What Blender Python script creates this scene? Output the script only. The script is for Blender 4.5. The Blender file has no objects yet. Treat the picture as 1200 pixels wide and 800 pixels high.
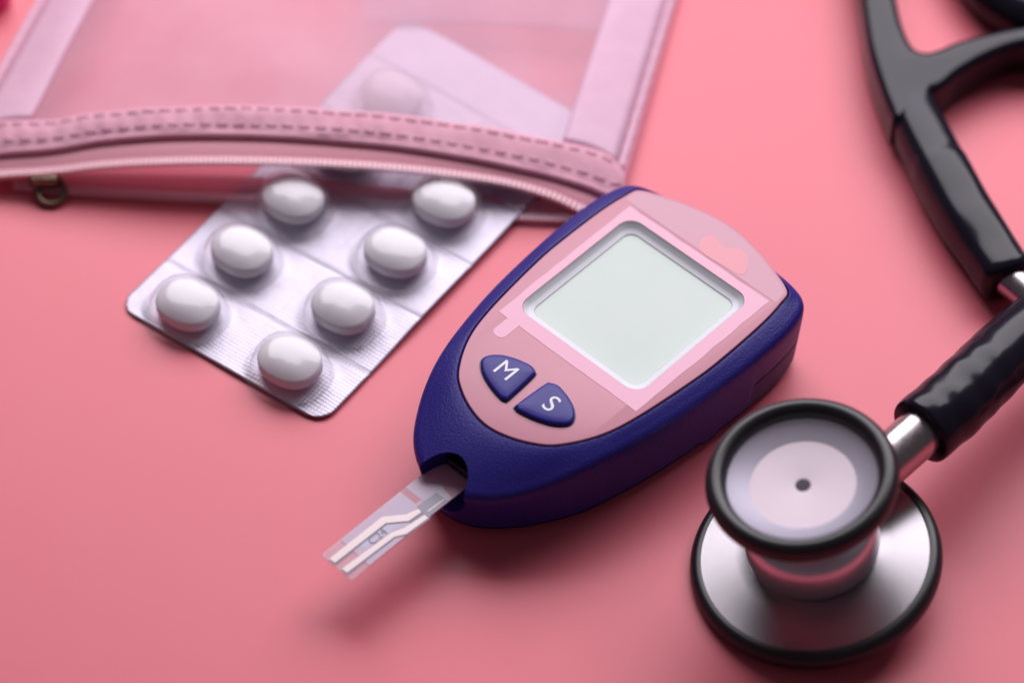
import bpy, bmesh, math, random
from mathutils import Vector, Matrix, noise
from math import sin, cos, pi, radians, sqrt, atan2, hypot

random.seed(7)
sc = bpy.context.scene
C = sc.collection
MM = 0.001

# ------------------------------------------------------------------ camera
ELEV, FOCAL, PXMM = radians(50), 110.0, 6.2        # 6.2 photo pixels per mm at the table centre
DIST = 1200 / PXMM * FOCAL / 36.0
CAM = Vector((0, -DIST * cos(ELEV), DIST * sin(ELEV)))
FWD = Vector((0, cos(ELEV), -sin(ELEV)))
UPV = Vector((0, sin(ELEV), cos(ELEV)))


def P(u, v, z=0.0):
    """photo pixel (1200x800) -> point in mm on the horizontal plane at height z"""
    d = FWD * DIST + Vector(((u - 600) / PXMM, 0, 0)) + UPV * ((400 - v) / PXMM)
    t = (z - CAM.z) / d.z
    return CAM + d * t


cam_d = bpy.data.cameras.new('camera')
cam = bpy.data.objects.new('camera', cam_d)
C.objects.link(cam)
cam.location = CAM * MM
cam.rotation_euler = (pi / 2 - ELEV, 0, 0)
cam_d.lens = FOCAL
cam_d.sensor_width = 36
cam_d.clip_start = 0.01
cam_d.clip_end = 20
cam_d.dof.use_dof = True
foc = P(620, 450, 14)
cam_d.dof.focus_distance = (foc - CAM).dot(FWD) * MM
cam_d.dof.aperture_fstop = 7.8
cam_d.dof.aperture_blades = 9
sc.camera = cam

# ------------------------------------------------------------------ light
world = bpy.data.worlds.new('World')
sc.world = world
world.use_nodes = True
bg = world.node_tree.nodes['Background']
bg.inputs[0].default_value = (0.80, 0.66, 0.76, 1)
bg.inputs[1].default_value = 0.09


def area(name, loc, target, sx, sy, power, col):
    l = bpy.data.lights.new(name, 'AREA')
    l.shape = 'RECTANGLE'
    l.size, l.size_y = sx, sy
    l.energy = power
    l.color = col
    o = bpy.data.objects.new(name, l)
    C.objects.link(o)
    o.location = loc
    o.rotation_euler = (Vector(target) - Vector(loc)).to_track_quat('-Z', 'Y').to_euler()
    return o


area('window_light', (0.11, 0.45, 0.48), (0.04, 0.05, 0), 0.90, 0.46, 7.6, (1.0, 0.945, 1.0))

sc.view_settings.view_transform = 'Standard'
sc.view_settings.look = 'None'
sc.view_settings.exposure = 0.0
sc.view_settings.gamma = 1.0
sc.cycles.use_denoising = True
sc.cycles.transparent_max_bounces = 24

# ------------------------------------------------------------------ materials


def mat(name, col, rough=0.5, metal=0.0, spec=0.5, bump=None, var=None, coat=0.0, sss=0.0, aniso=0.0, rvar=None):
    m = bpy.data.materials.new(name)
    m.use_nodes = True
    nt = m.node_tree
    b = nt.nodes['Principled BSDF']
    b.inputs['Base Color'].default_value = (*col, 1)
    b.inputs['Roughness'].default_value = rough
    b.inputs['Metallic'].default_value = metal
    b.inputs['Specular IOR Level'].default_value = spec
    b.inputs['Coat Weight'].default_value = coat
    b.inputs['Coat Roughness'].default_value = 0.08
    if sss:
        b.inputs['Subsurface Weight'].default_value = sss
        b.inputs['Subsurface Radius'].default_value = (1, 1, 1)
        b.inputs['Subsurface Scale'].default_value = 0.0012
    if aniso:
        b.inputs['Anisotropic'].default_value = aniso
        tg = nt.nodes.new('ShaderNodeTangent')
        tg.direction_type = 'RADIAL'
        tg.axis = 'Z'
        nt.links.new(tg.outputs[0], b.inputs['Tangent'])
    tc = nt.nodes.new('ShaderNodeTexCoord')

    def nz(scale, detail=3.0, rough_=0.55):
        n = nt.nodes.new('ShaderNodeTexNoise')
        n.inputs['Scale'].default_value = scale
        n.inputs['Detail'].default_value = detail
        n.inputs['Roughness'].default_value = rough_
        nt.links.new(tc.outputs['Object'], n.inputs['Vector'])
        return n
    if var:                                   # (scale, colour a, colour b)
        n = nz(var[0], 4)
        r = nt.nodes.new('ShaderNodeValToRGB')
        r.color_ramp.elements[0].position = 0.3
        r.color_ramp.elements[1].position = 0.7
        r.color_ramp.elements[0].color = (*var[1], 1)
        r.color_ramp.elements[1].color = (*var[2], 1)
        nt.links.new(n.outputs['Fac'], r.inputs[0])
        nt.links.new(r.outputs[0], b.inputs['Base Color'])
    if rvar:                                  # (scale, low, high)
        n = nz(rvar[0], 5)
        mr = nt.nodes.new('ShaderNodeMapRange')
        mr.inputs['To Min'].default_value = rvar[1]
        mr.inputs['To Max'].default_value = rvar[2]
        nt.links.new(n.outputs['Fac'], mr.inputs['Value'])
        nt.links.new(mr.outputs[0], b.inputs['Roughness'])
    if bump:                                  # (scale, strength, distance in mm)
        n = nz(bump[0], 3)
        bp = nt.nodes.new('ShaderNodeBump')
        bp.inputs['Strength'].default_value = bump[1]
        bp.inputs['Distance'].default_value = bump[2] * MM
        nt.links.new(n.outputs['Fac'], bp.inputs['Height'])
        nt.links.new(bp.outputs[0], b.inputs['Normal'])
    return m


def sheer(name, col, cover, rough=0.45, tint=(1, 1, 1), weave=None, transl=0.35):
    """see-through film: part transparent, part diffuse / translucent"""
    m = mat(name, col, rough)
    nt = m.node_tree
    b = nt.nodes['Principled BSDF']
    out = nt.nodes['Material Output']
    tr = nt.nodes.new('ShaderNodeBsdfTransparent')
    tr.inputs[0].default_value = (*tint, 1)
    tl = nt.nodes.new('ShaderNodeBsdfTranslucent')
    tl.inputs[0].default_value = (*col, 1)
    m1 = nt.nodes.new('ShaderNodeMixShader')
    m1.inputs[0].default_value = transl
    m2 = nt.nodes.new('ShaderNodeMixShader')
    nt.links.new(b.outputs[0], m1.inputs[1])
    nt.links.new(tl.outputs[0], m1.inputs[2])
    nt.links.new(tr.outputs[0], m2.inputs[1])
    nt.links.new(m1.outputs[0], m2.inputs[2])
    m2.inputs[0].default_value = cover
    if weave:
        tc = nt.nodes.new('ShaderNodeTexCoord')
        n = nt.nodes.new('ShaderNodeTexNoise')
        n.inputs['Scale'].default_value = weave[0]
        n.inputs['Detail'].default_value = 4
        nt.links.new(tc.outputs['Object'], n.inputs['Vector'])
        mr = nt.nodes.new('ShaderNodeMapRange')
        mr.inputs['From Min'].default_value = 0.3
        mr.inputs['From Max'].default_value = 0.7
        mr.inputs['To Min'].default_value = cover - weave[1]
        mr.inputs['To Max'].default_value = cover + weave[1]
        nt.links.new(n.outputs['Fac'], mr.inputs['Value'])
        nt.links.new(mr.outputs[0], m2.inputs[0])
    nt.links.new(m2.outputs[0], out.inputs[0])
    return m


def clear(name, ior=1.45, rough=0.05, haze=0.0, hazecol=(1, 1, 1), tint=(1, 1, 1), boost=1.0, power=4.0):
    """thin clear plastic: mirror by fresnel, else straight through"""
    m = bpy.data.materials.new(name)
    m.use_nodes = True
    nt = m.node_tree
    nt.nodes.remove(nt.nodes['Principled BSDF'])
    out = nt.nodes['Material Output']
    lw = nt.nodes.new('ShaderNodeLayerWeight')
    lw.inputs[0].default_value = 0.5
    pw = nt.nodes.new('ShaderNodeMath')
    pw.operation = 'POWER'
    pw.inputs[1].default_value = power
    nt.links.new(lw.outputs['Facing'], pw.inputs[0])
    mu = nt.nodes.new('ShaderNodeMath')
    mu.operation = 'MULTIPLY_ADD'
    mu.use_clamp = True
    f0 = ((ior - 1) / (ior + 1)) ** 2 * boost
    mu.inputs[1].default_value = 0.9
    mu.inputs[2].default_value = f0
    nt.links.new(pw.outputs[0], mu.inputs[0])
    gl = nt.nodes.new('ShaderNodeBsdfGlossy')
    gl.inputs['Roughness'].default_value = rough
    tr = nt.nodes.new('ShaderNodeBsdfTransparent')
    tr.inputs[0].default_value = (*tint, 1)
    df = nt.nodes.new('ShaderNodeBsdfDiffuse')
    df.inputs[0].default_value = (*hazecol, 1)
    mh = nt.nodes.new('ShaderNodeMixShader')
    mh.inputs[0].default_value = haze
    nt.links.new(tr.outputs[0], mh.inputs[1])
    nt.links.new(df.outputs[0], mh.inputs[2])
    mx = nt.nodes.new('ShaderNodeMixShader')
    nt.links.new(mu.outputs[0], mx.inputs[0])
    nt.links.new(mh.outputs[0], mx.inputs[1])
    nt.links.new(gl.outputs[0], mx.inputs[2])
    nt.links.new(mx.outputs[0], out.inputs[0])
    return m




def rings(m):
    # fine turned grooves round the axis of a lathed metal disc
    nt = m.node_tree
    b = nt.nodes['Principled BSDF']
    tc = nt.nodes.new('ShaderNodeTexCoord')
    w = nt.nodes.new('ShaderNodeTexWave')
    w.wave_type = 'RINGS'
    w.rings_direction = 'Z'
    w.inputs['Scale'].default_value = 1900
    w.inputs['Distortion'].default_value = 0.8
    w.inputs['Detail'].default_value = 2
    nt.links.new(tc.outputs['Object'], w.inputs['Vector'])
    bp = nt.nodes.new('ShaderNodeBump')
    bp.inputs['Strength'].default_value = 0.6
    bp.inputs['Distance'].default_value = 0.006 * MM
    nt.links.new(w.outputs['Fac'], bp.inputs['Height'])
    nt.links.new(bp.outputs[0], b.inputs['Normal'])


M_TABLE = mat('pink_table', (0.78, 0.16, 0.21), 0.42, spec=0.4, bump=(520, 0.10, 0.10),
              var=(14, (0.775, 0.152, 0.202), (0.79, 0.168, 0.218)), rvar=(30, 0.40, 0.46))
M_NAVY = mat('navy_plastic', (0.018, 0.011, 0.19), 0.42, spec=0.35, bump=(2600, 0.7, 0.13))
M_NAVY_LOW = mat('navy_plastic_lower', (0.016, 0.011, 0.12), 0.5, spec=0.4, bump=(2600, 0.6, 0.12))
M_BUTTON = mat('navy_rubber', (0.017, 0.011, 0.22), 0.42, spec=0.35, bump=(900, 0.1, 0.06))
M_FACE = mat('pink_face', (0.64, 0.255, 0.33), 0.36, spec=0.35, bump=(2500, 0.05, 0.03),
             var=(40, (0.57, 0.225, 0.30), (0.60, 0.245, 0.32)))
M_BORDER = mat('pale_pink_print', (0.80, 0.39, 0.53), 0.36, bump=(1500, 0.06, 0.03))
M_FILMPATCH = mat('mauve_print', (0.58, 0.26, 0.35), 0.34, bump=(1500, 0.05, 0.03))
M_CORAL = mat('coral_print', (0.74, 0.25, 0.31), 0.34)
M_WELL = mat('grey_bezel', (0.74, 0.74, 0.80), 0.45)
M_LCD = mat('display_grey', (0.52, 0.615, 0.565), 0.30, coat=0.15, var=(60, (0.505, 0.60, 0.55), (0.535, 0.63, 0.575)))
M_GLASS = sheer('window_clear', (0.9, 0.92, 0.95), 0.05, 0.5)
M_PRINT = mat('white_print', (0.82, 0.82, 0.90), 0.5)
M_FOIL = None
M_TABLET = mat('white_tablet', (0.72, 0.685, 0.735), 0.6, spec=0.25, sss=0.25, bump=(1600, 0.08, 0.05))
M_DOME = clear('clear_blister', 1.5, 0.15, 0.05, (0.95, 0.9, 1.0), boost=1.1, power=3.6)
M_STEEL = mat('steel', (0.50, 0.45, 0.46), 0.27, 1.0, bump=(600, 0.03, 0.03), rvar=(900, 0.22, 0.34))
M_STEEL_BR = mat('brushed_steel', (0.25, 0.235, 0.25), 0.27, 1.0)
rings(M_STEEL_BR)
M_STEEL_W = mat('satin_steel', (0.74, 0.72, 0.78), 0.38, 1.0)
M_BELLDISC = mat('bell_floor', (0.66, 0.56, 0.62), 0.5, 0.15, bump=(500, 0.04, 0.05))
M_BELLCONE = mat('bell_cone', (0.36, 0.34, 0.42), 0.45, 0.35)
M_HOLE = mat('dark_hole', (0.26, 0.24, 0.28), 0.6)
M_FILM = sheer('bell_film', (0.95, 0.86, 0.95), 0.10, 0.4)
M_RUBBER = mat('black_rubber', (0.012, 0.010, 0.014), 0.36, spec=0.5, bump=(1500, 0.08, 0.05))
M_TUBE = mat('black_vinyl', (0.011, 0.009, 0.018), 0.21, spec=0.24, bump=(140, 0.05, 0.4), rvar=(200, 0.15, 0.26))
M_SHEER = sheer('frosted_panel', (0.97, 0.72, 0.87), 0.46, 0.4, (1, 0.93, 0.96), weave=(55, 0.05))
M_SHEER_IN = sheer('frosted_inner', (0.70, 0.52, 0.66), 0.42, 0.5, (1, 0.93, 0.96), weave=(60, 0.05))
M_SHEER_LOW = sheer('frosted_lower', (0.92, 0.55, 0.68), 0.30, 0.45, (1, 0.93, 0.96))
M_SEAM = sheer('white_seam_tape', (0.96, 0.70, 0.86), 0.88, 0.5, weave=(150, 0.05))
M_LIP = sheer('lip_fabric', (0.95, 0.58, 0.68), 0.92, 0.6, transl=0.6)
M_BAND = mat('pink_fabric', (0.72, 0.37, 0.47), 0.75, spec=0.2, bump=(1400, 0.5, 0.2),
             var=(160, (0.68, 0.34, 0.44), (0.76, 0.41, 0.51)))
M_TAPE = mat('zip_tape', (0.74, 0.34, 0.42), 0.7, spec=0.25, bump=(1600, 0.5, 0.15))
M_TEETH = mat('zip_teeth', (0.88, 0.55, 0.62), 0.4)
M_THREAD = mat('thread', (0.70, 0.37, 0.47), 0.7)
M_BRASS = mat('dark_brass', (0.20, 0.15, 0.10), 0.35, 0.9)
M_MAGENTA = mat('magenta_plastic', (0.72, 0.01, 0.22), 0.4)
M_STRIP = sheer('strip_base', (0.95, 0.80, 0.88), 0.58, 0.25, (1, 0.95, 0.97))
M_STRIPFILM = sheer('strip_film', (0.84, 0.82, 0.97), 0.66, 0.25)
M_SILVER = mat('strip_silver', (0.95, 0.80, 0.80), 0.5)
M_INK_SHADOW = mat('strip_ink_shadow_grey', (0.20, 0.18, 0.25), 0.5)  # lot code ink, also the painted shadow edge of the contacts
M_PAD = mat('strip_grey_pad', (0.27, 0.25, 0.32), 0.42)
M_BLUSH = sheer('strip_blush', (0.85, 0.50, 0.60), 0.55, 0.3)


def foil_mat():
    m = mat('silver_foil', (0.53, 0.495, 0.59), 0.46, 0.4)
    nt = m.node_tree
    b = nt.nodes['Principled BSDF']
    tc = nt.nodes.new('ShaderNodeTexCoord')
    hs = []
    for ax in ('X', 'Y'):
        w = nt.nodes.new('ShaderNodeTexWave')
        w.wave_type = 'BANDS'
        w.bands_direction = ax
        w.inputs['Scale'].default_value = 400
        w.inputs['Distortion'].default_value = 1.6
        w.inputs['Detail'].default_value = 1
        nt.links.new(tc.outputs['Object'], w.inputs['Vector'])
        hs.append(w)
    mu = nt.nodes.new('ShaderNodeMath')
    mu.operation = 'ADD'
    nt.links.new(hs[0].outputs['Fac'], mu.inputs[0])
    nt.links.new(hs[1].outputs['Fac'], mu.inputs[1])
    bp = nt.nodes.new('ShaderNodeBump')
    bp.inputs['Strength'].default_value = 0.35
    bp.inputs['Distance'].default_value = 0.08 * MM
    nt.links.new(mu.outputs[0], bp.inputs['Height'])
    n = nt.nodes.new('ShaderNodeTexNoise')
    n.inputs['Scale'].default_value = 110
    n.inputs['Detail'].default_value = 4
    nt.links.new(tc.outputs['Object'], n.inputs['Vector'])
    b2 = nt.nodes.new('ShaderNodeBump')
    b2.inputs['Strength'].default_value = 0.7
    b2.inputs['Distance'].default_value = 0.5 * MM
    nt.links.new(n.outputs['Fac'], b2.inputs['Height'])
    nt.links.new(bp.outputs[0], b2.inputs['Normal'])
    nt.links.new(b2.outputs[0], b.inputs['Normal'])
    return m


M_FOIL = foil_mat()

# ------------------------------------------------------------------ helpers


def thing(name, label, cat, loc=(0, 0, 0), rotz=0.0, group=None):
    o = bpy.data.objects.new(name, None)
    C.objects.link(o)
    o.location = Vector(loc) * MM
    o.rotation_euler = (0, 0, rotz)
    o.empty_display_size = 0.01
    o['label'] = label
    o['category'] = cat
    if group:
        o['group'] = group
    o['_m'] = [x for r in (Matrix.Translation(Vector(loc)) @ Matrix.Rotation(rotz, 4, 'Z')) for x in r]
    return o


def frame_of(o):
    v = list(o['_m'])
    return Matrix([v[0:4], v[4:8], v[8:12], v[12:16]])


def link(name, verts, faces, m, parent=None, smooth=True, world_space=False, label=None, sharp=None, fix=True):
    """verts in mm; local to the parent, or in world mm when world_space"""
    if world_space and parent is not None:
        inv = frame_of(parent).inverted()
        verts = [inv @ Vector(v) for v in verts]
    me = bpy.data.meshes.new(name)
    me.from_pydata([Vector(v) * MM for v in verts], [], faces)
    me.validate()
    if fix:
        bm = bmesh.new()
        bm.from_mesh(me)
        bmesh.ops.recalc_face_normals(bm, faces=bm.faces)
        bm.to_mesh(me)
        bm.free()
    if smooth:
        me.polygons.foreach_set('use_smooth', [True] * len(me.polygons))
        if sharp:
            me.set_sharp_from_angle(angle=radians(sharp))
    if m:
        me.materials.append(m)
    o = bpy.data.objects.new(name, me)
    C.objects.link(o)
    if parent is not None:
        o.parent = parent
    if label:
        o['label'] = label
    return o


def eval_mesh(o):
    dg = bpy.context.evaluated_depsgraph_get()
    dg.update()
    return bpy.data.meshes.new_from_object(o.evaluated_get(dg))


def lathe(profile, n=96, close=False):
    v, f = [], []
    k = len(profile)
    for i in range(n):
        a = 2 * pi * i / n
        for r, z in profile:
            v.append((r * cos(a), r * sin(a), z))
    m = k if close else k - 1
    for i in range(n):
        j = (i + 1) % n
        for q in range(m):
            p = (q + 1) % k
            f.append((i * k + q, j * k + q, j * k + p, i * k + p))
    return v, f


def catmull(pts, sub=8):
    pts = [Vector(p) for p in pts]
    out = []
    ext = [pts[0] * 2 - pts[1]] + pts + [pts[-1] * 2 - pts[-2]]
    for i in range(1, len(ext) - 2):
        a, b, c, d = ext[i - 1:i + 3]
        for s in range(sub):
            t = s / sub
            out.append(0.5 * ((2 * b) + (c - a) * t + (2 * a - 5 * b + 4 * c - d) * t * t + (3 * b - a - 3 * c + d) * t ** 3))
    out.append(pts[-1])
    return out


def closed_catmull(pts, sub=6):
    n = len(pts)
    out = []
    for i in range(n):
        a, b, c, d = [Vector(pts[(i + k) % n]) for k in (-1, 0, 1, 2)]
        for s in range(sub):
            t = s / sub
            out.append(0.5 * ((2 * b) + (c - a) * t + (2 * a - 5 * b + 4 * c - d) * t * t + (3 * b - a - 3 * c + d) * t ** 3))
    return out


def tube(path, rad, n=28, cap=True, flat=1.0, round_end=0.0, ex=2.0):
    """rad: number or function of s in 0..1"""
    path = [Vector(p) for p in path]
    L = [0]
    for i in range(1, len(path)):
        L.append(L[-1] + (path[i] - path[i - 1]).length)
    rf = rad if callable(rad) else (lambda s: rad)
    v, f = [], []
    t0 = (path[1] - path[0]).normalized()
    up = Vector((0, 0, 1))
    for i, p in enumerate(path):
        t = (path[min(i + 1, len(path) - 1)] - path[max(i - 1, 0)]).normalized()
        side = t.cross(up).normalized()
        nn = side.cross(t).normalized()
        r = rf(L[i] / L[-1])
        for k in range(n):
            a = 2 * pi * k / n
            g = (abs(cos(a)) ** ex + abs(sin(a)) ** ex) ** (-1 / ex)
            v.append(p + side * (cos(a) * r * g) + nn * (sin(a) * r * flat * g))
    for i in range(len(path) - 1):
        for k in range(n):
            q = (k + 1) % n
            f.append((i * n + k, i * n + q, (i + 1) * n + q, (i + 1) * n + k))
    if cap:
        for e, i in ((0, 0), (1, len(path) - 1)):
            base = i * n
            rings = [list(range(base, base + n))]
            if round_end:
                t = (path[1] - path[0]).normalized() * -1 if e == 0 else (path[-1] - path[-2]).normalized()
                for fr in (0.35, 0.7, 1.0):
                    ids = []
                    for k in range(n):
                        q = v[base + k] - path[i]
                        sc_ = 1 - round_end / q.length * (1 - cos(fr * pi / 2))
                        ids.append(len(v))
                        v.append(path[i] + q * sc_ + t * round_end * sin(fr * pi / 2))
                    rings.append(ids)
            for ra, rb in zip(rings, rings[1:]):
                for k in range(n):
                    q = (k + 1) % n
                    f.append((ra[k], ra[q], rb[q], rb[k]))
            f.append(tuple(rings[-1]) if e else tuple(reversed(rings[-1])))
    return v, f


def slab_mesh(loops, z0, z1, bevel=0.0, res=3):
    """flat outline(s) in mm extruded z0..z1 with rounded edges -> (verts mm, faces); later loops are holes"""
    cu = bpy.data.curves.new('tmp', 'CURVE')
    cu.dimensions = '2D'
    cu.fill_mode = 'BOTH'
    for lp in loops:
        s = cu.splines.new('POLY')
        s.points.add(len(lp) - 1)
        for i, p in enumerate(lp):
            s.points[i].co = (p[0], p[1], 0, 1)
        s.use_cyclic_u = True
    h = (z1 - z0) / 2
    cu.bevel_depth = bevel
    cu.bevel_resolution = res
    cu.extrude = max(0.0, h - bevel)
    cu.offset = -bevel
    o = bpy.data.objects.new('tmp', cu)
    C.objects.link(o)
    me = eval_mesh(o)
    v = [(p.co.x, p.co.y, p.co.z + z0 + h) for p in me.vertices]
    f = [tuple(p.vertices) for p in me.polygons]
    bpy.data.objects.remove(o)
    bpy.data.curves.remove(cu)
    bpy.data.meshes.remove(me)
    # weld
    bm = bmesh.new()
    vs = [bm.verts.new(p) for p in v]
    for q in f:
        try:
            bm.faces.new([vs[i] for i in q])
        except ValueError:
            pass
    bmesh.ops.remove_doubles(bm, verts=bm.verts, dist=1e-4)
    bmesh.ops.recalc_face_normals(bm, faces=bm.faces)
    bm.verts.index_update()
    v = [tuple(p.co) for p in bm.verts]
    f = [tuple(x.index for x in q.verts) for q in bm.faces]
    bm.free()
    return v, f


def slab(name, loops, z0, z1, m, parent=None, bevel=0.0, res=3, world_space=False, sharp=40, label=None):
    v, f = slab_mesh(loops, z0, z1, bevel, res)
    return link(name, v, f, m, parent, True, world_space, label, sharp)


def text_mesh(txt, size, depth=0.0, thick=0.0):
    cu = bpy.data.curves.new('tmp', 'FONT')
    cu.body = txt
    cu.size = size
    cu.align_x = 'CENTER'
    cu.align_y = 'CENTER'
    cu.extrude = depth
    cu.offset = thick
    o = bpy.data.objects.new('tmp', cu)
    C.objects.link(o)
    me = eval_mesh(o)
    v = [tuple(p.co) for p in me.vertices]
    f = [tuple(p.vertices) for p in me.polygons]
    bpy.data.objects.remove(o)
    bpy.data.curves.remove(cu)
    bpy.data.meshes.remove(me)
    return v, f


def rrect(a0, a1, b0, b1, r, n=8):
    out = []
    for cx, cy, s in ((a1 - r, b1 - r, 0), (a0 + r, b1 - r, 1), (a0 + r, b0 + r, 2), (a1 - r, b0 + r, 3)):
        for k in range(n + 1):
            t = (s + k / n) * pi / 2
            out.append((cx + r * cos(t), cy + r * sin(t)))
    return out


def lerp(a, b, t):
    return a + (b - a) * t


def sstep(x, a, b):
    t = max(0.0, min(1.0, (x - a) / (b - a)))
    return t * t * (3 - 2 * t)


def interp(tab, x):
    """piecewise smooth table lookup [(x, y...), ...]"""
    if x <= tab[0][0]:
        return tab[0][1:]
    for p, q in zip(tab, tab[1:]):
        if x <= q[0]:
            t = (x - p[0]) / (q[0] - p[0])
            return tuple(lerp(a, b, t) for a, b in zip(p[1:], q[1:]))
    return tab[-1][1:]


# ------------------------------------------------------------------ table
tv, tf = [], []
TS = 1500
tb = link('table_surface', [(-TS, -TS, 0), (TS, -TS, 0), (TS, TS, 0), (-TS, TS, 0)], [(0, 1, 2, 3)], M_TABLE, None, False)
tb['kind'] = 'structure'

# ------------------------------------------------------------------ blood glucose meter
MANG = radians(46.4)
mo = P(720, 400, 18)
mo.z = 0
eb = Vector((sin(MANG), -cos(MANG), 0))
mo = mo + eb * -3.4                       # local: +x towards the far end, +y = image upper left
meter = thing('glucose_meter', 'navy blue and pink blood glucose meter with blank display and M and S buttons', 'glucose meter', mo, MANG)

half_out = [(-42.9, 0), (-42.2, 4.2), (-40.4, 7.8), (-36.6, 11.8), (-29.5, 16.2), (-21, 19.3), (-6.5, 22.4), (9.8, 24.0),
            (22, 24.2), (29, 23.2), (32.4, 21.2), (33.9, 17.5), (34.6, 12), (35.2, 6), (35.4, 0)]
half_face = [(-30.2, 0), (-29.5, 4.2), (-27.6, 8.6), (-24.6, 12.4), (-18, 16.3), (-10, 18.4), (4, 20.1), (12, 20.4),
             (22, 20.2), (28, 19.5), (30.9, 18.6), (33.0, 14.2), (35.1, 7.5), (36.1, 0)]


def full_loop(half, sub=10):
    pts = [Vector((a, b)) for a, b in half] + [Vector((a, -b)) for a, b in reversed(half[1:-1])]
    return closed_catmull(pts, sub)


def by_angle(loop, n, c=Vector((2.0, 0))):
    """resample a star-shaped loop at n angles about c"""
    ang = sorted((atan2(p.y - c.y, p.x - c.x), (p - c).length) for p in loop)
    ang = [(ang[-1][0] - 2 * pi, ang[-1][1])] + ang + [(ang[0][0] + 2 * pi, ang[0][1])]
    out = []
    for i in range(n):
        a = -pi + 2 * pi * (i + 0.5) / n
        r = interp(ang, a)[0]
        out.append(c + Vector((cos(a), sin(a))) * r)
    return out


NB = 300
OUT = by_angle(full_loop(half_out), NB)
FACE = by_angle(full_loop(half_face), NB)
FACE_IN = FACE


def inward(loop, d):
    n = len(loop)
    out = []
    for i in range(n):
        t = (loop[(i + 1) % n] - loop[i - 1]).normalized()
        nn = Vector((-t.y, t.x))
        out.append(loop[i] + nn * d)
    return out


def edge_z(a):
    return lerp(13.6, 16.9, sstep(a, -43, -18))


def seam_z(a, b):
    # battery door step on the flank
    return lerp(3.2, 8.6, sstep(a, 15.0, 15.8)) - 0.9 * (sstep(a, 2.5, 3.2) - sstep(a, 6, 6.7))


def rings_to_mesh(rings, cap_last=False, cap_first=False):
    n = len(rings[0])
    v = [p for r in rings for p in r]
    f = []
    for i in range(len(rings) - 1):
        for k in range(n):
            q = (k + 1) % n
            f.append((i * n + k, i * n + q, (i + 1) * n + q, (i + 1) * n + k))
    if cap_last:
        f.append(tuple(range((len(rings) - 1) * n, len(rings) * n)))
    if cap_first:
        f.append(tuple(reversed(range(n))))
    return v, f


def near_in(a, amt):
    return amt * (1 - sstep(a, -42, -20))


low = []
for d, zf in ((5.5, 0.5), (2.6, 0.5), (1.5, 1.1), (0.9, 2.2), ('top', 0), ('lip', 0)):
    ring = []
    for i, p in enumerate(OUT):
        if d == 'top':
            z = seam_z(p.x, p.y) - 0.3
            dd = 0.45 + near_in(p.x, 1.4) * (1 - z / 14)
        elif d == 'lip':
            z = seam_z(p.x, p.y) - 0.3
            dd = 1.6
        else:
            z = zf
            dd = d + near_in(p.x, 2.6)
        q = inward(OUT, dd)[i] if False else None
        ring.append((dd, z))
    low.append(ring)


def offset_ring(ring):
    n = NB
    out = []
    for i in range(n):
        t = (OUT[(i + 1) % n] - OUT[i - 1]).normalized()
        nn = Vector((-t.y, t.x))
        p = OUT[i] + nn * ring[i][0]
        out.append((p.x, p.y, ring[i][1]))
    return out


v, f = rings_to_mesh([offset_ring(r) for r in low], cap_first=True, cap_last=True)
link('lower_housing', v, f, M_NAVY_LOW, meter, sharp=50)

up = []
# flank rings
for kind in ('lip', 'seam', 's1', 's2', 's3', 'e0', 'e1', 'e2', 'e3'):
    ring = []
    for p in OUT:
        ez = edge_z(p.x)
        sz = seam_z(p.x, p.y) + 0.12
        if kind == 'lip':
            ring.append((1.6, sz))
        elif kind == 'seam':
            ring.append((0.45 + near_in(p.x, 1.4) * (1 - sz / 14), sz))
        elif kind in ('s1', 's2', 's3'):
            t = {'s1': 0.12, 's2': 0.45, 's3': 0.8}[kind]
            z = lerp(sz, ez - 1.6, t)
            ring.append((lerp(0.4, 0.0, t) + near_in(p.x, 1.4) * (1 - z / 14), z))
        elif kind == 'e0':
            ring.append((0.05, ez - 1.5))
        elif kind == 'e1':
            ring.append((0.25, ez - 0.75))
        elif kind == 'e2':
            ring.append((0.75, ez - 0.2))
        else:
            ring.append((1.4, ez + 0.12))
    up.append(offset_ring(ring))
e3 = up[-1]
TOPZ = 18.0


def rim_pt(i, grow_):
    # top opening of the housing: the face outline, kept inside the shell where the face overhangs it
    c0 = Vector((2, 0))
    r = min((FACE[i] - c0).length + grow_, (OUT[i] - c0).length - 2.2)
    return c0 + (FACE[i] - c0).normalized() * r


for t, zz in ((0.25, 0.30), (0.5, 0.58), (0.75, 0.82), (0.93, 0.96), (1.0, 0.985)):
    ring = []
    for i in range(NB):
        a, b2 = Vector(e3[i][:2]), rim_pt(i, 0.18)
        q = a.lerp(b2, t)
        ring.append((q.x, q.y, lerp(e3[i][2], TOPZ, zz)))
    up.append(ring)
for dz in (0.35, 3.0):
    up.append([(*rim_pt(i, -0.1 if dz < 1 else -0.6), TOPZ - dz) for i in range(NB)])
v, f = rings_to_mesh(up, cap_first=True, cap_last=True)
upper = link('upper_housing', v, f, M_NAVY, meter, sharp=55)

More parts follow.
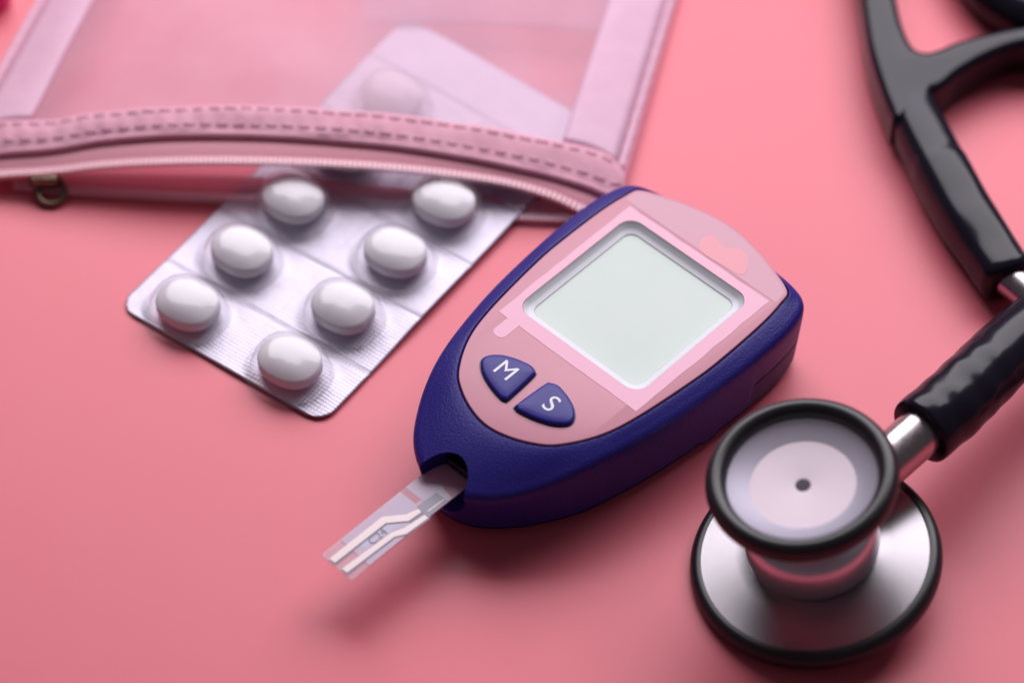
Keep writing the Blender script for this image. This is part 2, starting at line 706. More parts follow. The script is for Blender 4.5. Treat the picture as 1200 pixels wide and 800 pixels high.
# strip port: hollow cut in the near end
cut = bpy.data.objects.new('cutter', bpy.data.meshes.new('cutter'))
bm = bmesh.new()
bmesh.ops.create_uvsphere(bm, u_segments=48, v_segments=32, radius=1)
for vt in bm.verts:
    x, y, z = vt.co
    vt.co = Vector((-43.6 + 10.4 * x, -0.2 + 5.6 * y, 11.2 + 6.0 * z)) * MM
bm.to_mesh(cut.data)
bm.free()
for pl in cut.data.polygons:
    pl.use_smooth = True
C.objects.link(cut)
cut.parent = meter
md = upper.modifiers.new('port', 'BOOLEAN')
md.object = cut
md.operation = 'DIFFERENCE'
md.solver = 'EXACT'
bpy.context.view_layer.update()
nm = eval_mesh(upper)
old = upper.data
upper.modifiers.clear()
upper.data = nm
nm.name = 'upper_housing'
nm.set_sharp_from_angle(angle=radians(50))
bpy.data.objects.remove(cut)

# slot mouth: raised slim lip inside the port
slab('strip_slot', [rrect(-36.6, -34.5, -5.0, 4.6, 0.6)], 8.2, 11.6, M_RUBBER, meter, 0.3)

WIN = rrect(-6.4, 24.6, -14.8, 15.1, 3.0)
LCD = rrect(-4.5, 22.8, -12.9, 13.3, 2.0)
# pink faceplate with window hole; far end overhangs the housing
face_loop = [tuple(p) for p in inward(FACE, 0.28)]
WINO = rrect(-6.45, 24.65, -14.85, 15.15, 3.0)
slab('faceplate', [face_loop, WINO], TOPZ - 1.25, TOPZ + 0.12, M_FACE, meter, 0.18, 2)
# pale printed border around the window
random.seed(3)
bl = []
corners = [(-9.5, -17.2), (26.6, -17.6), (26.5, 16.8), (-9.4, 16.7)]
for (x0, y0), (x1, y1) in zip(corners, corners[1:] + corners[:1]):
    for k in range(14):
        t = k / 14
        j = 0.0 if k == 0 else random.uniform(-0.12, 0.12)
        bl.append((lerp(x0, x1, t) + j, lerp(y0, y1, t) + j))
slab('window_border', [bl, WINO], TOPZ + 0.12, TOPZ + 0.17, M_BORDER, meter, sharp=30)
tabs = [Vector(p) for p in rrect(-13.9, -8.6, 11.6, 14.4, 1.2)]
slab('window_border_tab', [[tuple(p) for p in tabs]], TOPZ + 0.125, TOPZ + 0.165, M_BORDER, meter, sharp=30)
# mauve print area and coral mark near the far end
pf = sorted([p for p in inward(FACE, 0.9) if p.x > 27.1], key=lambda p: p.y)
slab('top_print', [[tuple(p) for p in pf]], TOPZ + 0.122, TOPZ + 0.15, M_FILMPATCH, meter, sharp=30)
blob = closed_catmull([Vector(p) for p in [(27.2, -0.2), (29.6, 1.6), (31.6, 0.6), (31.2, -1.4), (31.0, -3.2), (32.6, -5.4), (31.6, -8.0), (29.4, -9.6), (27.8, -9.4), (27.2, -5)]], 6)
slab('coral_mark', [[tuple(p) for p in blob]], TOPZ + 0.15, TOPZ + 0.18, M_CORAL, meter, sharp=30)
# chamfered display bezel
n = len(WIN)
LCDZ = 16.5
rg = [[(p[0], p[1], TOPZ + 0.10) for p in WIN]]
for t, z in ((0.03, TOPZ - 0.15), (0.30, TOPZ - 0.85), (0.42, TOPZ - 1.0), (0.48, TOPZ - 1.05), (0.92, LCDZ + 0.25), (1.0, LCDZ - 0.05)):
    rg.append([(lerp(p[0], q[0], t), lerp(p[1], q[1], t), z) for p, q in zip(WIN, LCD)])
v, f = rings_to_mesh(rg)
link('display_bezel', v, [tuple(reversed(q)) for q in f], M_WELL, meter, sharp=35)
slab('display', [LCD], LCDZ - 0.5, LCDZ, M_LCD, meter, sharp=30)
slab('window_pane', [rrect(-6.3, 24.5, -14.7, 15.0, 2.9)], TOPZ - 0.10, TOPZ + 0.04, M_GLASS, meter, sharp=30)

# two navy buttons with white letters (local y is image upper left, so M has positive y)
mb = [(-14.9, 3.3), (-15.05, 4.6), (-15.6, 6.6), (-16.6, 8.8), (-18.0, 10.4), (-19.4, 11.0), (-20.7, 10.5),
      (-22.2, 8.6), (-23.4, 5.6), (-24.1, 2.4), (-23.9, 1.5), (-23.2, 1.1), (-16.3, 1.55), (-15.4, 2.1)]


def button(sign, ch):
    lp = [(a, sign * b + (-0.15 if sign > 0 else 0.15)) for a, b in mb]
    loop = [tuple(p) for p in closed_catmull([Vector(p) for p in (lp if sign > 0 else list(reversed(lp)))], 5)]
    cx = sum(p[0] for p in loop) / len(loop)
    cy = sum(p[1] for p in loop) / len(loop)
    rings = []
    for s, z in ((1.0, TOPZ - 0.4), (1.0, TOPZ + 0.35), (0.985, TOPZ + 0.62), (0.95, TOPZ + 0.82), (0.88, TOPZ + 0.95),
                 (0.6, TOPZ + 1.06), (0.3, TOPZ + 1.10), (0.02, TOPZ + 1.11)):
        rings.append([(cx + (p[0] - cx) * s, cy + (p[1] - cy) * s, z) for p in loop])
    v, f = rings_to_mesh(rings, cap_last=True)
    b = link('button', v, f, M_BUTTON, meter, sharp=60, label='navy button marked with a white letter ' + ch)
    # dark recess line round the button
    big = [(cx + (p[0] - cx) * 1.055, cy + (p[1] - cy) * 1.055) for p in loop]
    v, f = slab_mesh([big], TOPZ + 0.10, TOPZ + 0.128)
    link('button_gap', v, f, M_RUBBER, b, sharp=30)
    tv_, tf_ = text_mesh(ch, 5.2)
    vv = []
    lx, ly = cx - 0.1, cy + (0.1 if sign > 0 else -0.2)
    for x, y, z in tv_:
        vv.append((lx + y, ly - x, TOPZ + 1.16))     # glyph up = +x, reading direction = -y
    link('letter', vv, tf_, M_PRINT, b, False)
    return b


button(1, 'M')
button(-1, 'S')

# ------------------------------------------------------------------ test strip
ZS = 9.6


def SP(x, y):          # crop pixel -> point on the strip plane (world mm)
    return P(360 + x * 0.28333, 480 + y * 0.28333, ZS)


so = SP(123, 651)
so.z = ZS
s_dir = (SP(440, 295) - SP(62, 598))
SANG = atan2(s_dir.y, s_dir.x)
strip = thing('test_strip', 'clear glucose test strip printed C24 with two pale contact lines, plugged into the meter', 'test strip', so, SANG)
sinv = frame_of(strip).inverted()


def SL(x, y):
    q = sinv @ SP(x, y)
    return (q.x, q.y)


W0, W1 = SL(62, 598)[1], SL(185, 705)[1]


def strip_layer(name, pts, z0, z1, m, label=None):
    pts = [SL(*p) for p in pts]
    ar = sum(pts[i - 1][0] * pts[i][1] - pts[i][0] * pts[i - 1][1] for i in range(len(pts)))
    return slab(name, [pts if ar > 0 else pts[::-1]], z0, z1, m, strip, sharp=30, label=label)


yA, yB = W0, W1
slab('strip_base', [rrect(-0.2, 29.5, min(yA, yB), max(yA, yB), 0.5)], -0.16, 0.16, M_STRIP, strip, 0.05, 1)
lo, hi = min(yA, yB) + 0.05, max(yA, yB) - 0.05
slab('blue_film', [[(4.2, lo), (19.2, lo), (19.2, hi), (4.6, hi)]], 0.16, 0.20, M_STRIPFILM, strip, sharp=30)
slab('cover_film', [[(20.6, lo), (24.6, lo), (25.0, 0.4 * lo), (25.6, 0), (25.4, 0.5 * hi), (24.4, hi), (20.6, hi)]], 0.16, 0.21, M_STRIPFILM, strip, sharp=30)
slab('blush_band', [[(19.2, 0.0), (20.6, 0.0), (20.6, hi), (19.2, hi)]], 0.16, 0.20, M_BLUSH, strip, sharp=30)
c1 = [(92, 618), (310, 445), (410, 435), (460, 412), (473, 425), (420, 462), (325, 471), (115, 635)]
c2 = [(143, 660), (350, 510), (400, 492), (486, 437), (501, 450), (410, 516), (360, 528), (165, 676)]


def grow(pts, d, shift=(0, 0)):
    cl = [Vector(SL(*p)) for p in pts]
    ar = sum(cl[i - 1].x * cl[i].y - cl[i].x * cl[i - 1].y for i in range(len(cl)))
    if ar < 0:
        cl.reverse()
    out = []
    for i in range(len(cl)):
        e0 = (cl[i] - cl[i - 1]).normalized()
        e1 = (cl[(i + 1) % len(cl)] - cl[i]).normalized()
        nn = (Vector((e0.y, -e0.x)) + Vector((e1.y, -e1.x)))
        nn = nn / max(0.4, nn.length_squared) * 2
        out.append(tuple(cl[i] + nn * d + Vector(shift)))
    return out


for c in (c1, c2):
    slab('contact_shadow', [grow(c, 0.16, (0.02, -0.2))], 0.20, 0.225, M_INK_SHADOW, strip, sharp=30)  # dark copy shifted sideways, paints the shadow edge of the contact line
    slab('contact_line', [grow(c, 0.0)], 0.225, 0.26, M_SILVER, strip, sharp=30)
strip_layer('dark_pad', [(452, 402), (535, 345), (585, 382), (500, 446)], 0.212, 0.222, M_PAD)
strip_layer('dark_trace', [(420, 440), (462, 405), (512, 442), (430, 505)], 0.205, 0.211, M_PAD)
strip_layer('pad_line', [(498, 420), (566, 370), (569, 373), (501, 423)], 0.222, 0.24, M_SILVER)
strip_layer('grey_backing', [(215, 560), (330, 480), (400, 475), (345, 505), (240, 575)], 0.205, 0.212, M_STRIPFILM)
v, f = text_mesh('C24', 2.3)
tx, ty = SL(292, 527)
link('lot_code', [(tx + x, ty + y, 0.268) for x, y, z in v], f, M_INK_SHADOW, strip, False)

# ------------------------------------------------------------------ blister pack
A0 = P(138, 361)
B0 = P(378, 499)
bx = (B0 - A0)
PW = bx.length
BANG = atan2(bx.y, bx.x)
blister = thing('blister_pack', 'silver blister pack of white oval tablets half slipped into the pink pouch', 'blister pack', A0, BANG)
PL = 92.0
PITCH = 16.25
COLS = (0.275 * PW - 1.06, 0.775 * PW - 1.06)
ROWS = [6.2 + PITCH * k for k in range(5)]


def lift(x, y):
    """height of the warped card above the table (mm)"""
    l = 2.6 * sstep(y, 44, 88) + 0.9 * sstep(y, 20, 45)
    r = 0.2 + 0.9 * sstep(y, 10, 50)
    return lerp(l, r, sstep(x, 0, PW)) + 0.25 * sin(y * 0.16) * sin(x * 0.1) * sstep(y, 6, 40)


def pocket_r(x, y):
    best = 9.0
    for cx in COLS:
        for cy in ROWS:
            d = sqrt(((x - cx) / 8.2) ** 2 + ((y - cy) / 7.1) ** 2)
            best = min(best, d)
    return best


nx, ny = 104, 208
CR = 4.0
v, f, idx = [], [], {}
for j in range(ny + 1):
    for i in range(nx + 1):
        x, y = PW * i / nx, PL * j / ny
        # round the corners by squeezing x near the ends
        e = min(y, PL - y)
        ins = 0.0
        if e < CR:
            ins = CR - sqrt(max(0.0, CR * CR - (CR - e) ** 2))
        x = lerp(ins, PW - ins, i / nx)
        z = lift(x, y) + 0.35
        for k in range(5):
            g = abs(y - (ROWS[0] + PITCH * (k + 0.5)))
            if g < 0.7:
                z -= 0.24 * (1 - g / 0.7)
        g = abs(x - 0.525 * PW)
        if g < 0.6:
            z -= 0.10 * (1 - g / 0.6)
        d = pocket_r(x, y)
        z += 0.26 * (1 - sstep(d, 0.98, 1.2)) * sstep(min(y, PL - y), 0, 2.0)             # soft shoulder round each pocket
        z += 0.08 * noise.noise(Vector((x * 0.22, y * 0.22, 3.3)))
        v.append((x, y, z))
for j in range(ny):
    for i in range(nx):
        a = j * (nx + 1) + i
        f.append((a, a + 1, a + nx + 2, a + nx + 1))
card = link('foil_card', v, f, M_FOIL, blister)
sd = card.modifiers.new('thickness', 'SOLIDIFY')
sd.thickness = 0.32 * MM
sd.offset = -1

# one tablet and one clear dome, then copies
tv_, tf_ = [], []


def oval(rx, ry, h_edge, h_top, nseg=48, nr=14, ex=2.3):
    """pillow tablet: superellipse outline, flat short edge, domed faces"""
    rings = []
    for s in (-1, 1):
        rr = []
        for k in range(nr + 1):
            t = k / nr
            q = 0.02 + 0.98 * t
            z = h_edge + (h_top - h_edge) * (1 - q ** 2.4)
            rr.append((q, s * z))
        rings += rr if s < 0 else rr[::-1]
    out = []
    for q, z in rings:
        ring = []
        for i in range(nseg):
            a = 2 * pi * i / nseg
            ca, sa = cos(a), sin(a)
            r = (abs(ca) ** ex + abs(sa) ** ex) ** (-1 / ex)
            ring.append((rx * q * r * ca, ry * q * r * sa, z))
        out.append(ring)
    return rings_to_mesh(out, cap_last=True, cap_first=True)


tab_v, tab_f = oval(6.15, 5.2, 1.0, 2.85)
dome_r = []
for q, z in ((1.22, -0.05), (1.13, 0.10), (1.06, 0.75), (1.03, 1.9), (1.0, 3.1), (0.95, 4.1), (0.86, 4.9), (0.7, 5.5), (0.5, 5.85), (0.25, 6.02), (0.02, 6.06)):
    ring = []
    for i in range(48):
        a = 2 * pi * i / 48
        ca, sa = cos(a), sin(a)
        r = (abs(ca) ** 2.3 + abs(sa) ** 2.3) ** (-1 / 2.3)
        ring.append((7.35 * q * r * ca, 6.35 * q * r * sa, z))
    dome_r.append(ring)
dom_v, dom_f = rings_to_mesh(dome_r, cap_last=True)
dom_v = [tuple(Vector(p) * (1 + 0.008 * noise.noise(Vector(p) * 0.33)) + Vector((0, 0, 0.07 * noise.noise(Vector(p) * 0.5 + Vector((9, 0, 0)))))) for p in dom_v]
tab0 = link('tablet', tab_v, tab_f, M_TABLET, blister)
dom0 = link('clear_dome', dom_v, dom_f, M_DOME, blister)
random.seed(11)
first = True
for cx in COLS:
    for cy in ROWS:
        e = 0.5
        z = lift(cx, cy)
        nrm = Vector((-(lift(cx + e, cy) - lift(cx - e, cy)) / (2 * e), -(lift(cx, cy + e) - lift(cx, cy - e)) / (2 * e), 1)).normalized()
        tilt = Vector((0, 0, 1)).rotation_difference(nrm)
        tt, dd = (tab0, dom0) if first else (tab0.copy(), dom0.copy())
        if not first:
            C.objects.link(tt)
            C.objects.link(dd)
        first = False
        dd.location = Vector((cx, cy, z + 0.75)) * MM
        dd.rotation_euler = (tilt.to_matrix().to_4x4() @ Matrix.Rotation(pi * random.randint(0, 1), 4, 'Z')).to_euler()
        wob = Matrix.Rotation(radians(random.uniform(-7, 7)), 4, 'Z') @ Matrix.Rotation(radians(random.uniform(-5, 5)), 4, 'X')
        tt.rotation_euler = (tilt.to_matrix().to_4x4() @ wob).to_euler()
        tt.location = (Vector((cx + random.uniform(-.25, .25), cy + random.uniform(-.25, .25), z + 0.75)) + nrm * 2.9) * MM

# ------------------------------------------------------------------ stethoscope
ch0 = P(957, 663, 2.9)
steth = thing('stethoscope', 'black tubed stethoscope with a double sided steel chestpiece standing on the pink table', 'stethoscope', (ch0.x, ch0.y, 0))
nax = Vector((-0.172, -0.02, 1)).normalized()
CM = Matrix.Translation(ch0) @ Vector((0, 0, 1)).rotation_difference(nax).to_matrix().to_4x4()


def chest(name, prof, m, n=128, close=False, sharp=40, label=None):
    v, f = lathe(prof, n, close)
    return link(name, [CM @ Vector(p) for p in v], f, m, steth, True, True, label, sharp)


def ring_prof(R, Z, rx, rz, k=20, flat=None):
    return [(R + rx * cos(2 * pi * i / k), Z + rz * sin(2 * pi * i / k)) for i in range(k)]


chest('diaphragm_rim', ring_prof(20.6, 1.9, 1.75, 2.1), M_RUBBER, close=True)
chest('diaphragm', [(0, 0.5), (19.6, 0.5), (19.6, 1.0), (0, 1.0)], M_BELLCONE)
chest('chestpiece_plate', [(20.3, 2.4), (20.5, 3.6), (20.15, 4.0), (19.6, 4.05), (14, 4.7), (11.9, 5.0), (11.2, 5.25), (10.6, 5.3), (0.2, 5.3)], M_STEEL_BR)
chest('chestpiece_waist', [(10.2, 5.35), (11.0, 5.7), (11.6, 6.6), (11.9, 8.2), (11.9, 12.2), (11.6, 13.6), (10.9, 14.6), (9.6, 15.2), (8.8, 15.6),
                           (8.4, 17.4), (8.8, 19.2), (10.3, 21.0), (12.4, 22.6), (14.0, 23.9)], M_STEEL_W)
chest('bell_cup', [(13.8, 23.7), (14.7, 24.8), (14.9, 26.3), (14.3, 26.9), (13.8, 26.7), (13.4, 26.3), (9.2, 24.9)], M_BELLCONE)
chest('bell_floor', [(9.35, 24.85), (8.9, 24.8), (1.7, 24.65), (1.35, 24.6)], M_BELLDISC)
chest('bell_hole', [(1.5, 24.63), (1.35, 23.7), (1.2, 22.2), (0.02, 22.2)], M_HOLE, n=40)
chest('bell_rim', ring_prof(14.8, 26.4, 1.85, 2.2), M_RUBBER, close=True)
chest('bell_film', [(0.02, 26.95), (6, 26.92), (13.3, 26.8)], M_FILM)

# stem and chest tubing
st0 = CM @ Vector((0, 0, 11.4))
st1 = P(1092, 494, 17.6)
sd_ = (st1 - st0).normalized()
v, f = tube([st0 + sd_ * 10.5, st0 + sd_ * 18, st1 + sd_ * 3], 4.5, 40)
link('stem', v, f, M_STEEL, steth, True, True, sharp=40)
tp = catmull([st1 - sd_ * 2.5, P(1112, 478, 17.4), P(1150, 441, 16.9), P(1200, 395, 16), P(1300, 325, 14.5), P(1410, 270, 13.5), P(1485, 160, 10), P(1420, 50, 6),
              P(1310, 18, 5.7), P(1225, 24, 5.7), P(1168, -6, 5.7), P(1128, -62, 5.7), P(1092, -140, 5.7), P(1040, -185, 5.7), P(1002, -140, 5.7), P(1016, -72, 5.7)], 14)


def tube_r(s):
    w = 1 - sstep(s, 0.045, 0.10)
    return 6.25 + w * (0.08 * sin(s * 300) + 0.2) - 0.7 * sstep(s, 0.2, 0.3)


v, f = tube(tp, tube_r, 40, round_end=0.8)
# wrinkles near the clip end
vv = []
for p in v:
    d = (p - st1).length
    if d < 26:
        k = (1 - d / 26)
        nzv = noise.noise(Vector((p.x * 0.13, p.y * 0.13, p.z * 0.2))) + 0.5 * noise.noise(Vector((p.x * 0.3, p.y * 0.3 + 5, p.z * 0.12)))
        q = p + Vector((0, 0, 1)) * nzv * 0.55 * k * min(1, d / 6)
        vv.append(q)
    else:
        vv.append(p)
link('chest_tubing', vv, f, M_TUBE, steth, True, True, sharp=60)

# moulded yoke: flat rounded Y
yk = [(1010, 0), (1018, 52), (1031, 96), (1043, 127), (1049, 138), (1070, 134), (1088, 129), (1093, 121), (1092, 106), (1099, 103), (1110, 96), (1127, 82),
      (1162, 63), (1200, 51), (1235, 53), (1272, 66), (1305, 96), (1326, 84), (1290, 48), (1245, 31), (1200, 28), (1127, 44), (1102, 54), (1085, 58), (1071, 52), (1059, 28),
      (1052, 0), (1044, -40), (1036, -80), (1000, -80), (1004, -40)]
pts = [P(u, w, 10.2) for u, w in yk]
inv = frame_of(steth).inverted()
loop = [(inv @ p) for p in pts]
loop = closed_catmull([Vector((p.x, p.y)) for p in loop], 5)
ar = sum(loop[i - 1].x * loop[i].y - loop[i].x * loop[i - 1].y for i in range(len(loop)))
if ar < 0:
    loop.reverse()
slab('yoke', [[tuple(p) for p in loop]], 0.9, 10.3, M_TUBE, steth, 1.9, 5, sharp=60)

# thick sleeve from the yoke to the ear tube
sl = catmull([P(1055, 100, 5.2), P(1072, 142, 5.3), P(1096, 190, 5.6), P(1125, 243, 5.7), P(1157, 293, 5.7), P(1178, 324, 5.7)], 12)
v, f = tube(sl, lambda s: 4.85 + 0.25 * sstep(s, 0, 0.3) + 0.2 * sin(pi * s) + 0.22 * sstep(s, 0.42, 0.46) - 0.2 * sstep(s, 0.7, 0.9), 44, round_end=1.8, ex=2.9)
vv = [p + Vector((0, 0, 0.25 * noise.noise(p * 0.12))) for p in v]
link('sleeve', vv, f, M_TUBE, steth, True, True, sharp=70)
et = catmull([P(1176, 322, 5.4), P(1204, 345, 5.2), P(1245, 385, 4.6), P(1300, 430, 4.2), P(1420, 500, 4.2), P(1560, 520, 5)], 10)
v, f = tube(et, 3.3, 32)
link('ear_tube', v, f, M_STEEL, steth, True, True, sharp=50)
et2 = catmull([P(1300, 74, 5.5), P(1330, 112, 5.2), P(1362, 180, 4.2), P(1400, 270, 3.8), P(1450, 370, 3.8), P(1580, 440, 4)], 10)
v, f = tube(et2, 3.3, 32)
link('ear_tube', v, f, M_STEEL, steth, True, True, sharp=50)

for path in (et, et2):
    d = (path[-1] - path[-2]).normalized()
    v, f = tube([path[-1] - d * 3, path[-1], path[-1] + d * 3, path[-1] + d * 6, path[-1] + d * 9], lambda s: 3.6 + 2.2 * sin(pi * min(1, s * 0.9)), 28, round_end=2.0)
    link('ear_tip', v, f, M_RUBBER, steth, True, True, sharp=60)

# ------------------------------------------------------------------ pouch
# columns: photo x, (upper edge y, z), (band fold y, z), (coil y, z), (lip y)
PC = [(-46, 150, 5.0, 190, 4.2, 214, 2.6, 214),
      (0, 144, 6.0, 181, 5.4, 206, 3.6, 216),
      (60, 142, 7.4, 176, 6.8, 202, 5.0, 222),
      (120, 134, 9.0, 166, 8.4, 195, 6.6, 226),
      (190, 128, 10.6, 160, 10.0, 191, 8.2, 230),
      (260, 126, 11.4, 159, 10.8, 190, 9.0, 233),
      (330, 127, 11.7, 161, 11.0, 191, 9.2, 237),
      (400, 131, 11.6, 166, 10.8, 194, 9.0, 242),
      (470, 137, 11.0, 173, 10.2, 199, 8.4, 248),
      (540, 147, 10.0, 184, 9.0, 207, 7.2, 252),
      (600, 157, 8.6, 196, 7.4, 217, 5.6, 255),
      (650, 167, 7.2, 208, 5.8, 232, 4.0, 257),
      (690, 175, 6.0, 220, 4.6, 250, 2.4, 257),
      (716, 186, 5.0, 230, 3.6, 254, 1.6, 252),
      (733, 206, 3.4, 226, 2.6, 240, 1.2, 240)]


def pcol(x):
    # smooth interpolation through the table
    for i in range(len(PC) - 1):
        if x <= PC[i + 1][0] or i == len(PC) - 2:
            break
    a = PC[max(i - 1, 0)]
    b, c = PC[i], PC[i + 1]
    d = PC[min(i + 2, len(PC) - 1)]
    t = max(0.0, min(1.0, (x - b[0]) / (c[0] - b[0])))
    out = []
    for k in range(1, 8):
        m0 = (c[k] - a[k]) / max(1e-6, (c[0] - a[0])) * (c[0] - b[0])
        m1 = (d[k] - b[k]) / max(1e-6, (d[0] - b[0])) * (c[0] - b[0])
        t2, t3 = t * t, t * t * t
        out.append((2 * t3 - 3 * t2 + 1) * b[k] + (t3 - 2 * t2 + t) * m0 + (-2 * t3 + 3 * t2) * c[k] + (t3 - t2) * m1)
    return out


XL, XR = -46.0, 733.0
pouch_o = P(350, 230)
pouch = thing('zip_pouch', 'frosted pink see-through zip pouch lying open with the tablets in its mouth', 'pouch', (pouch_o.x, pouch_o.y, 0))


def edge_pt(x, which):
    uy, uz, by, bz, cy, cz, ly = pcol(x)
    if which == 'upper':
        return P(x, uy, uz)
    if which == 'fold':
        return P(x, by, bz)
    if which == 'coil':
        return P(x, cy, cz)
    if which == 'lip':
        return P(x, ly, 0.5)


FARY = -190


def far_pt(t):
    return P(lerp(146, 848, t), FARY, 2.0 + 3.0 * sin(pi * t))


def top_pt(t, u, lift_=0.0):
    """frosted upper panel: t across, u = 0 near edge .. 1 far end"""
    a = edge_pt(lerp(XL, XR, t), 'upper')
    b = far_pt(t)
    p = a.lerp(b, u)
    body = sin(pi * min(1, max(0, t))) ** 0.6
    p.z += body * 3.6 * sin(pi * min(1.0, u * 1.1)) * 0.8
    p.z += body * 0.45 * (noise.noise(Vector((p.x * 0.03, p.y * 0.035, 1.7))) * 2.4 + 1.1 * noise.noise(Vector((p.x * 0.02 + p.y * 0.05, p.y * 0.02 - p.x * 0.09, 4.2)))) * sstep(u, 0, 0.15)
    e = min(t, 1 - t)
    p.z = lerp(1.4 + a.z * 0.5 * (1 - u), p.z, sstep(e, 0, 0.10) * 0.85 + 0.15)
    p.z += lift_
    return p


def grid(fn, nu, nv):
    v, f = [], []
    for j in range(nv + 1):
        for i in range(nu + 1):
            v.append(fn(i / nu, j / nv))
    for j in range(nv):
        for i in range(nu):
            a = j * (nu + 1) + i
            f.append((a, a + 1, a + nu + 2, a + nu + 1))
    return v, f


def solid(o, th, off=-1):
    s = o.modifiers.new('thickness', 'SOLIDIFY')
    s.thickness = th * MM
    s.offset = off
    return o


v, f = grid(lambda s, u: top_pt(s, u), 110, 60)
link('front_panel', v, f, M_SHEER, pouch, True, True)


def low_pt(s, u):
    a = edge_pt(lerp(XL, XR, s), 'lip')
    b = far_pt(s)
    b.z = 0.3
    p = a.lerp(b, u)
    p.z = 0.28
    return p


v, f = grid(low_pt, 80, 6)
link('back_panel', v, f, M_SHEER_LOW, pouch, True, True)
# inner divider seen through the front panel, its hem crossing the top of the picture


def inner_pt(s, u):
    x = lerp(428, 716, s)
    a = P(x, lerp(24, 37, s) - 4 * sin(pi * s), 5.2)
    b = P(lerp(400, 780, s), -170, 4)
    p = a.lerp(b, u)
    return p


v, f = grid(inner_pt, 24, 8)
link('inner_pocket', v, f, M_SHEER_IN, pouch, True, True)
v, f = tube(catmull([inner_pt(k / 8, 0) for k in range(9)], 4), 0.45, 10)
link('inner_hem', v, f, M_SHEER_IN, pouch, True, True)


def side_strip(t0, t1):
    def fn(s, u):
        t = lerp(t0, t1, s)
        return top_pt(t, u * 0.98 + 0.004, 0.35 + 0.35 * sin(pi * s) + 0.12 * noise.noise(Vector((s * 3, u * 40, t0))))
    v, f = grid(fn, 8, 70)
    return solid(link('side_seam', v, f, M_SEAM, pouch, True, True), 0.5, 0)


side_strip(0.025, 0.105)
side_strip(0.905, 0.985)
for t in (0.012, 0.992):
    v, f = tube([top_pt(t, k / 60, 0.1) for k in range(61)], lambda s: 0.75 + 0.12 * sin(s * 140), 10)
    link('side_piping', v, f, M_SEAM, pouch, True, True)


def band_pt(s, u):
    x = lerp(XL, XR, s)
    a, b = edge_pt(x, 'upper'), edge_pt(x, 'fold')
    p = a.lerp(b, u)
    # quilted puffs between stitches
    p.z += 0.55 + 0.55 * sin(pi * u) ** 0.7 + 0.12 * sin(s * 210) * sin(pi * u) + 0.35 * noise.noise(Vector((x * 0.02, u * 2, 0.3)))
    return p


v, f = grid(band_pt, 220, 12)
solid(link('zip_band', v, f, M_BAND, pouch, True, True), 1.0)
v, f = tube([edge_pt(lerp(XL, XR - 6, k / 160), 'fold') + Vector((0, 0.2, 0.1)) for k in range(161)], lambda s: 0.75, 12)
link('band_piping', v, f, M_BAND, pouch, True, True)


def tape_pt(s, u):
    x = lerp(XL, XR - 10, s)
    a, b = edge_pt(x, 'fold'), edge_pt(x, 'coil')
    a = a + Vector((0, 1.0, -1.3))
    p = a.lerp(b, u)
    p.z += 0.9 * sin(pi * u ** 0.8)
    return p


v, f = grid(tape_pt, 180, 12)
solid(link('zip_tape', v, f, M_TAPE, pouch, True, True), 0.6)


def lip_pt(s, u):
    x = lerp(12, XR - 14, s)
    a = edge_pt(x, 'lip')
    p = a + Vector((0, 4.2 * u, 0.25 + 2.2 * u * sin(pi * s) + 0.4 * sin(pi * u)))
    return p


v, f = grid(lip_pt, 120, 6)
solid(link('zip_tape', v, f, M_LIP, pouch, True, True, label='lower zip tape lying on the table'), 0.4)


def teeth(which, x0, x1, count, off):
    v, f = [], []
    prev = None
    for i in range(count):
        x = lerp(x0, x1, i / (count - 1))
        p = edge_pt(x, which) + off
        q = edge_pt(x + 1.0, which) + off
        d = (q - p).normalized()
        s = Vector((-d.y, d.x, 0)).normalized()
        up_ = Vector((0, 0, 1))
        b0 = len(v)
        for a in (-0.3, 0.3):
            for b in (-0.85, 0.85):
                for c in (-0.5, 0.5):
                    v.append(p + d * a + s * b + up_ * c)
        for q4 in ((0, 1, 3, 2), (4, 6, 7, 5), (0, 4, 5, 1), (2, 3, 7, 6), (0, 2, 6, 4), (1, 5, 7, 3)):
            f.append(tuple(b0 + k for k in q4))
    o = link('zip_teeth', v, f, M_TEETH, pouch, False, True)
    o['kind'] = 'stuff'
    return o


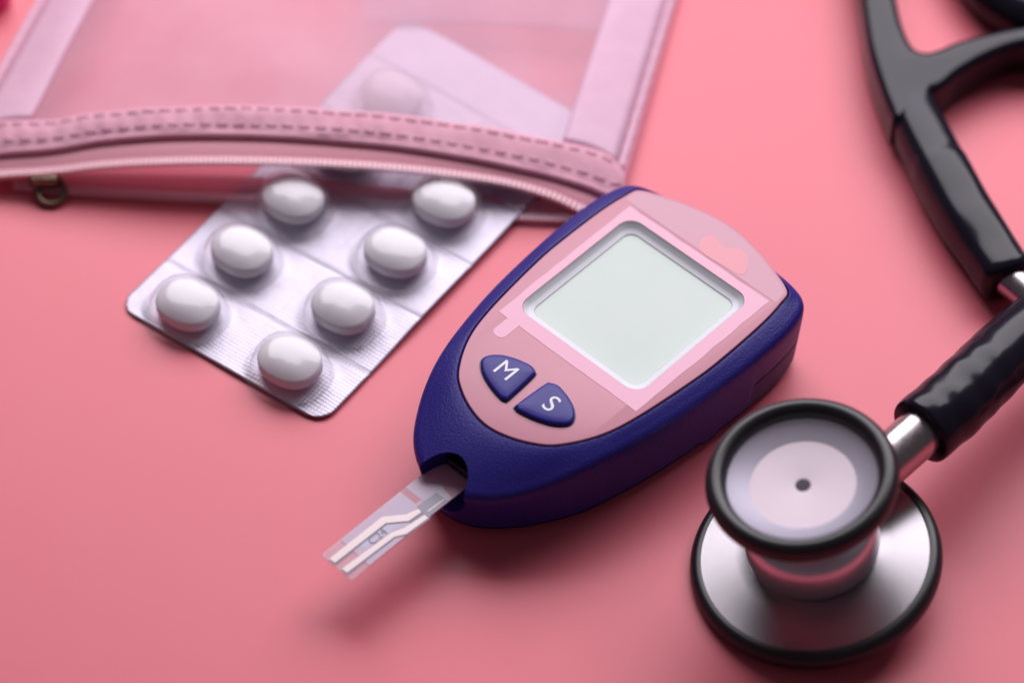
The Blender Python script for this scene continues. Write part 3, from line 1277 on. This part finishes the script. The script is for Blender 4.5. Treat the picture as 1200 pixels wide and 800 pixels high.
teeth('coil', XL + 2, XR - 14, 132, Vector((0, -0.35, 0.55)))
teeth('lip', 20, XR - 18, 122, Vector((0, -0.4, 0.55)))

# stitches: one small mesh shared by every stitch
sv, sf = tube([Vector((-1.15, 0, -0.12)), Vector((-0.7, 0, 0.08)), Vector((0, 0, 0.14)), Vector((0.7, 0, 0.08)), Vector((1.15, 0, -0.12))], 0.2, 8, flat=0.4)
st_first = link('stitch', sv, sf, M_THREAD, pouch)
k = 0
pinv = frame_of(pouch).inverted()
for u, off in ((0.16, 0.0), (0.72, 0.5)):
    nst = 40
    for i in range(nst):
        s = (i + 0.5 + off) / (nst + 0.6)
        p = band_pt(s, u)
        q = band_pt(min(1, s + 0.004), u)
        d = (q - p).normalized()
        o = st_first if k == 0 else st_first.copy()
        if k:
            C.objects.link(o)
        k += 1
        o.location = (pinv @ (p + Vector((0, 0, 0.2)))) * MM
        o.rotation_euler = d.to_track_quat('X', 'Z').to_euler()
        o.scale = (random.uniform(0.85, 1.05), 1, 1)

# slider with ring pull
sp = P(52, 209, 3.4)
v, f = slab_mesh([rrect(-3.0, 3.2, -1.9, 1.9, 1.2, 5)], -1.1, 1.3, 0.5, 2)
link('zip_slider', [Vector(p) + sp for p in v], f, M_BRASS, pouch, True, True, sharp=50)
rv, rf = lathe([(2.7 + 0.62 * cos(2 * pi * i / 14), 0.62 * sin(2 * pi * i / 14)) for i in range(14)], 40, True)
rc = P(60, 224, 1.9)
RM = Matrix.Translation(rc) @ Matrix.Rotation(radians(24), 4, 'X')
link('zip_pull', [RM @ Vector(p) for p in rv], rf, M_BRASS, pouch, True, True)

# ------------------------------------------------------------------ magenta thing cropped by the corner
mg = P(-14, 2, 0)
mag = thing('magenta_cap', 'bright magenta round cap just peeking in at the top left corner', 'cap', mg)
v, f = lathe([(0.05, 7.0), (2.5, 6.9), (4.0, 6.3), (4.7, 5.2), (4.9, 3.5), (4.9, 0.4), (4.6, 0.05)], 48)
link('cap_shell', v, f, M_MAGENTA, mag)

for o in list(bpy.data.objects):
    if '_m' in o:
        del o['_m']
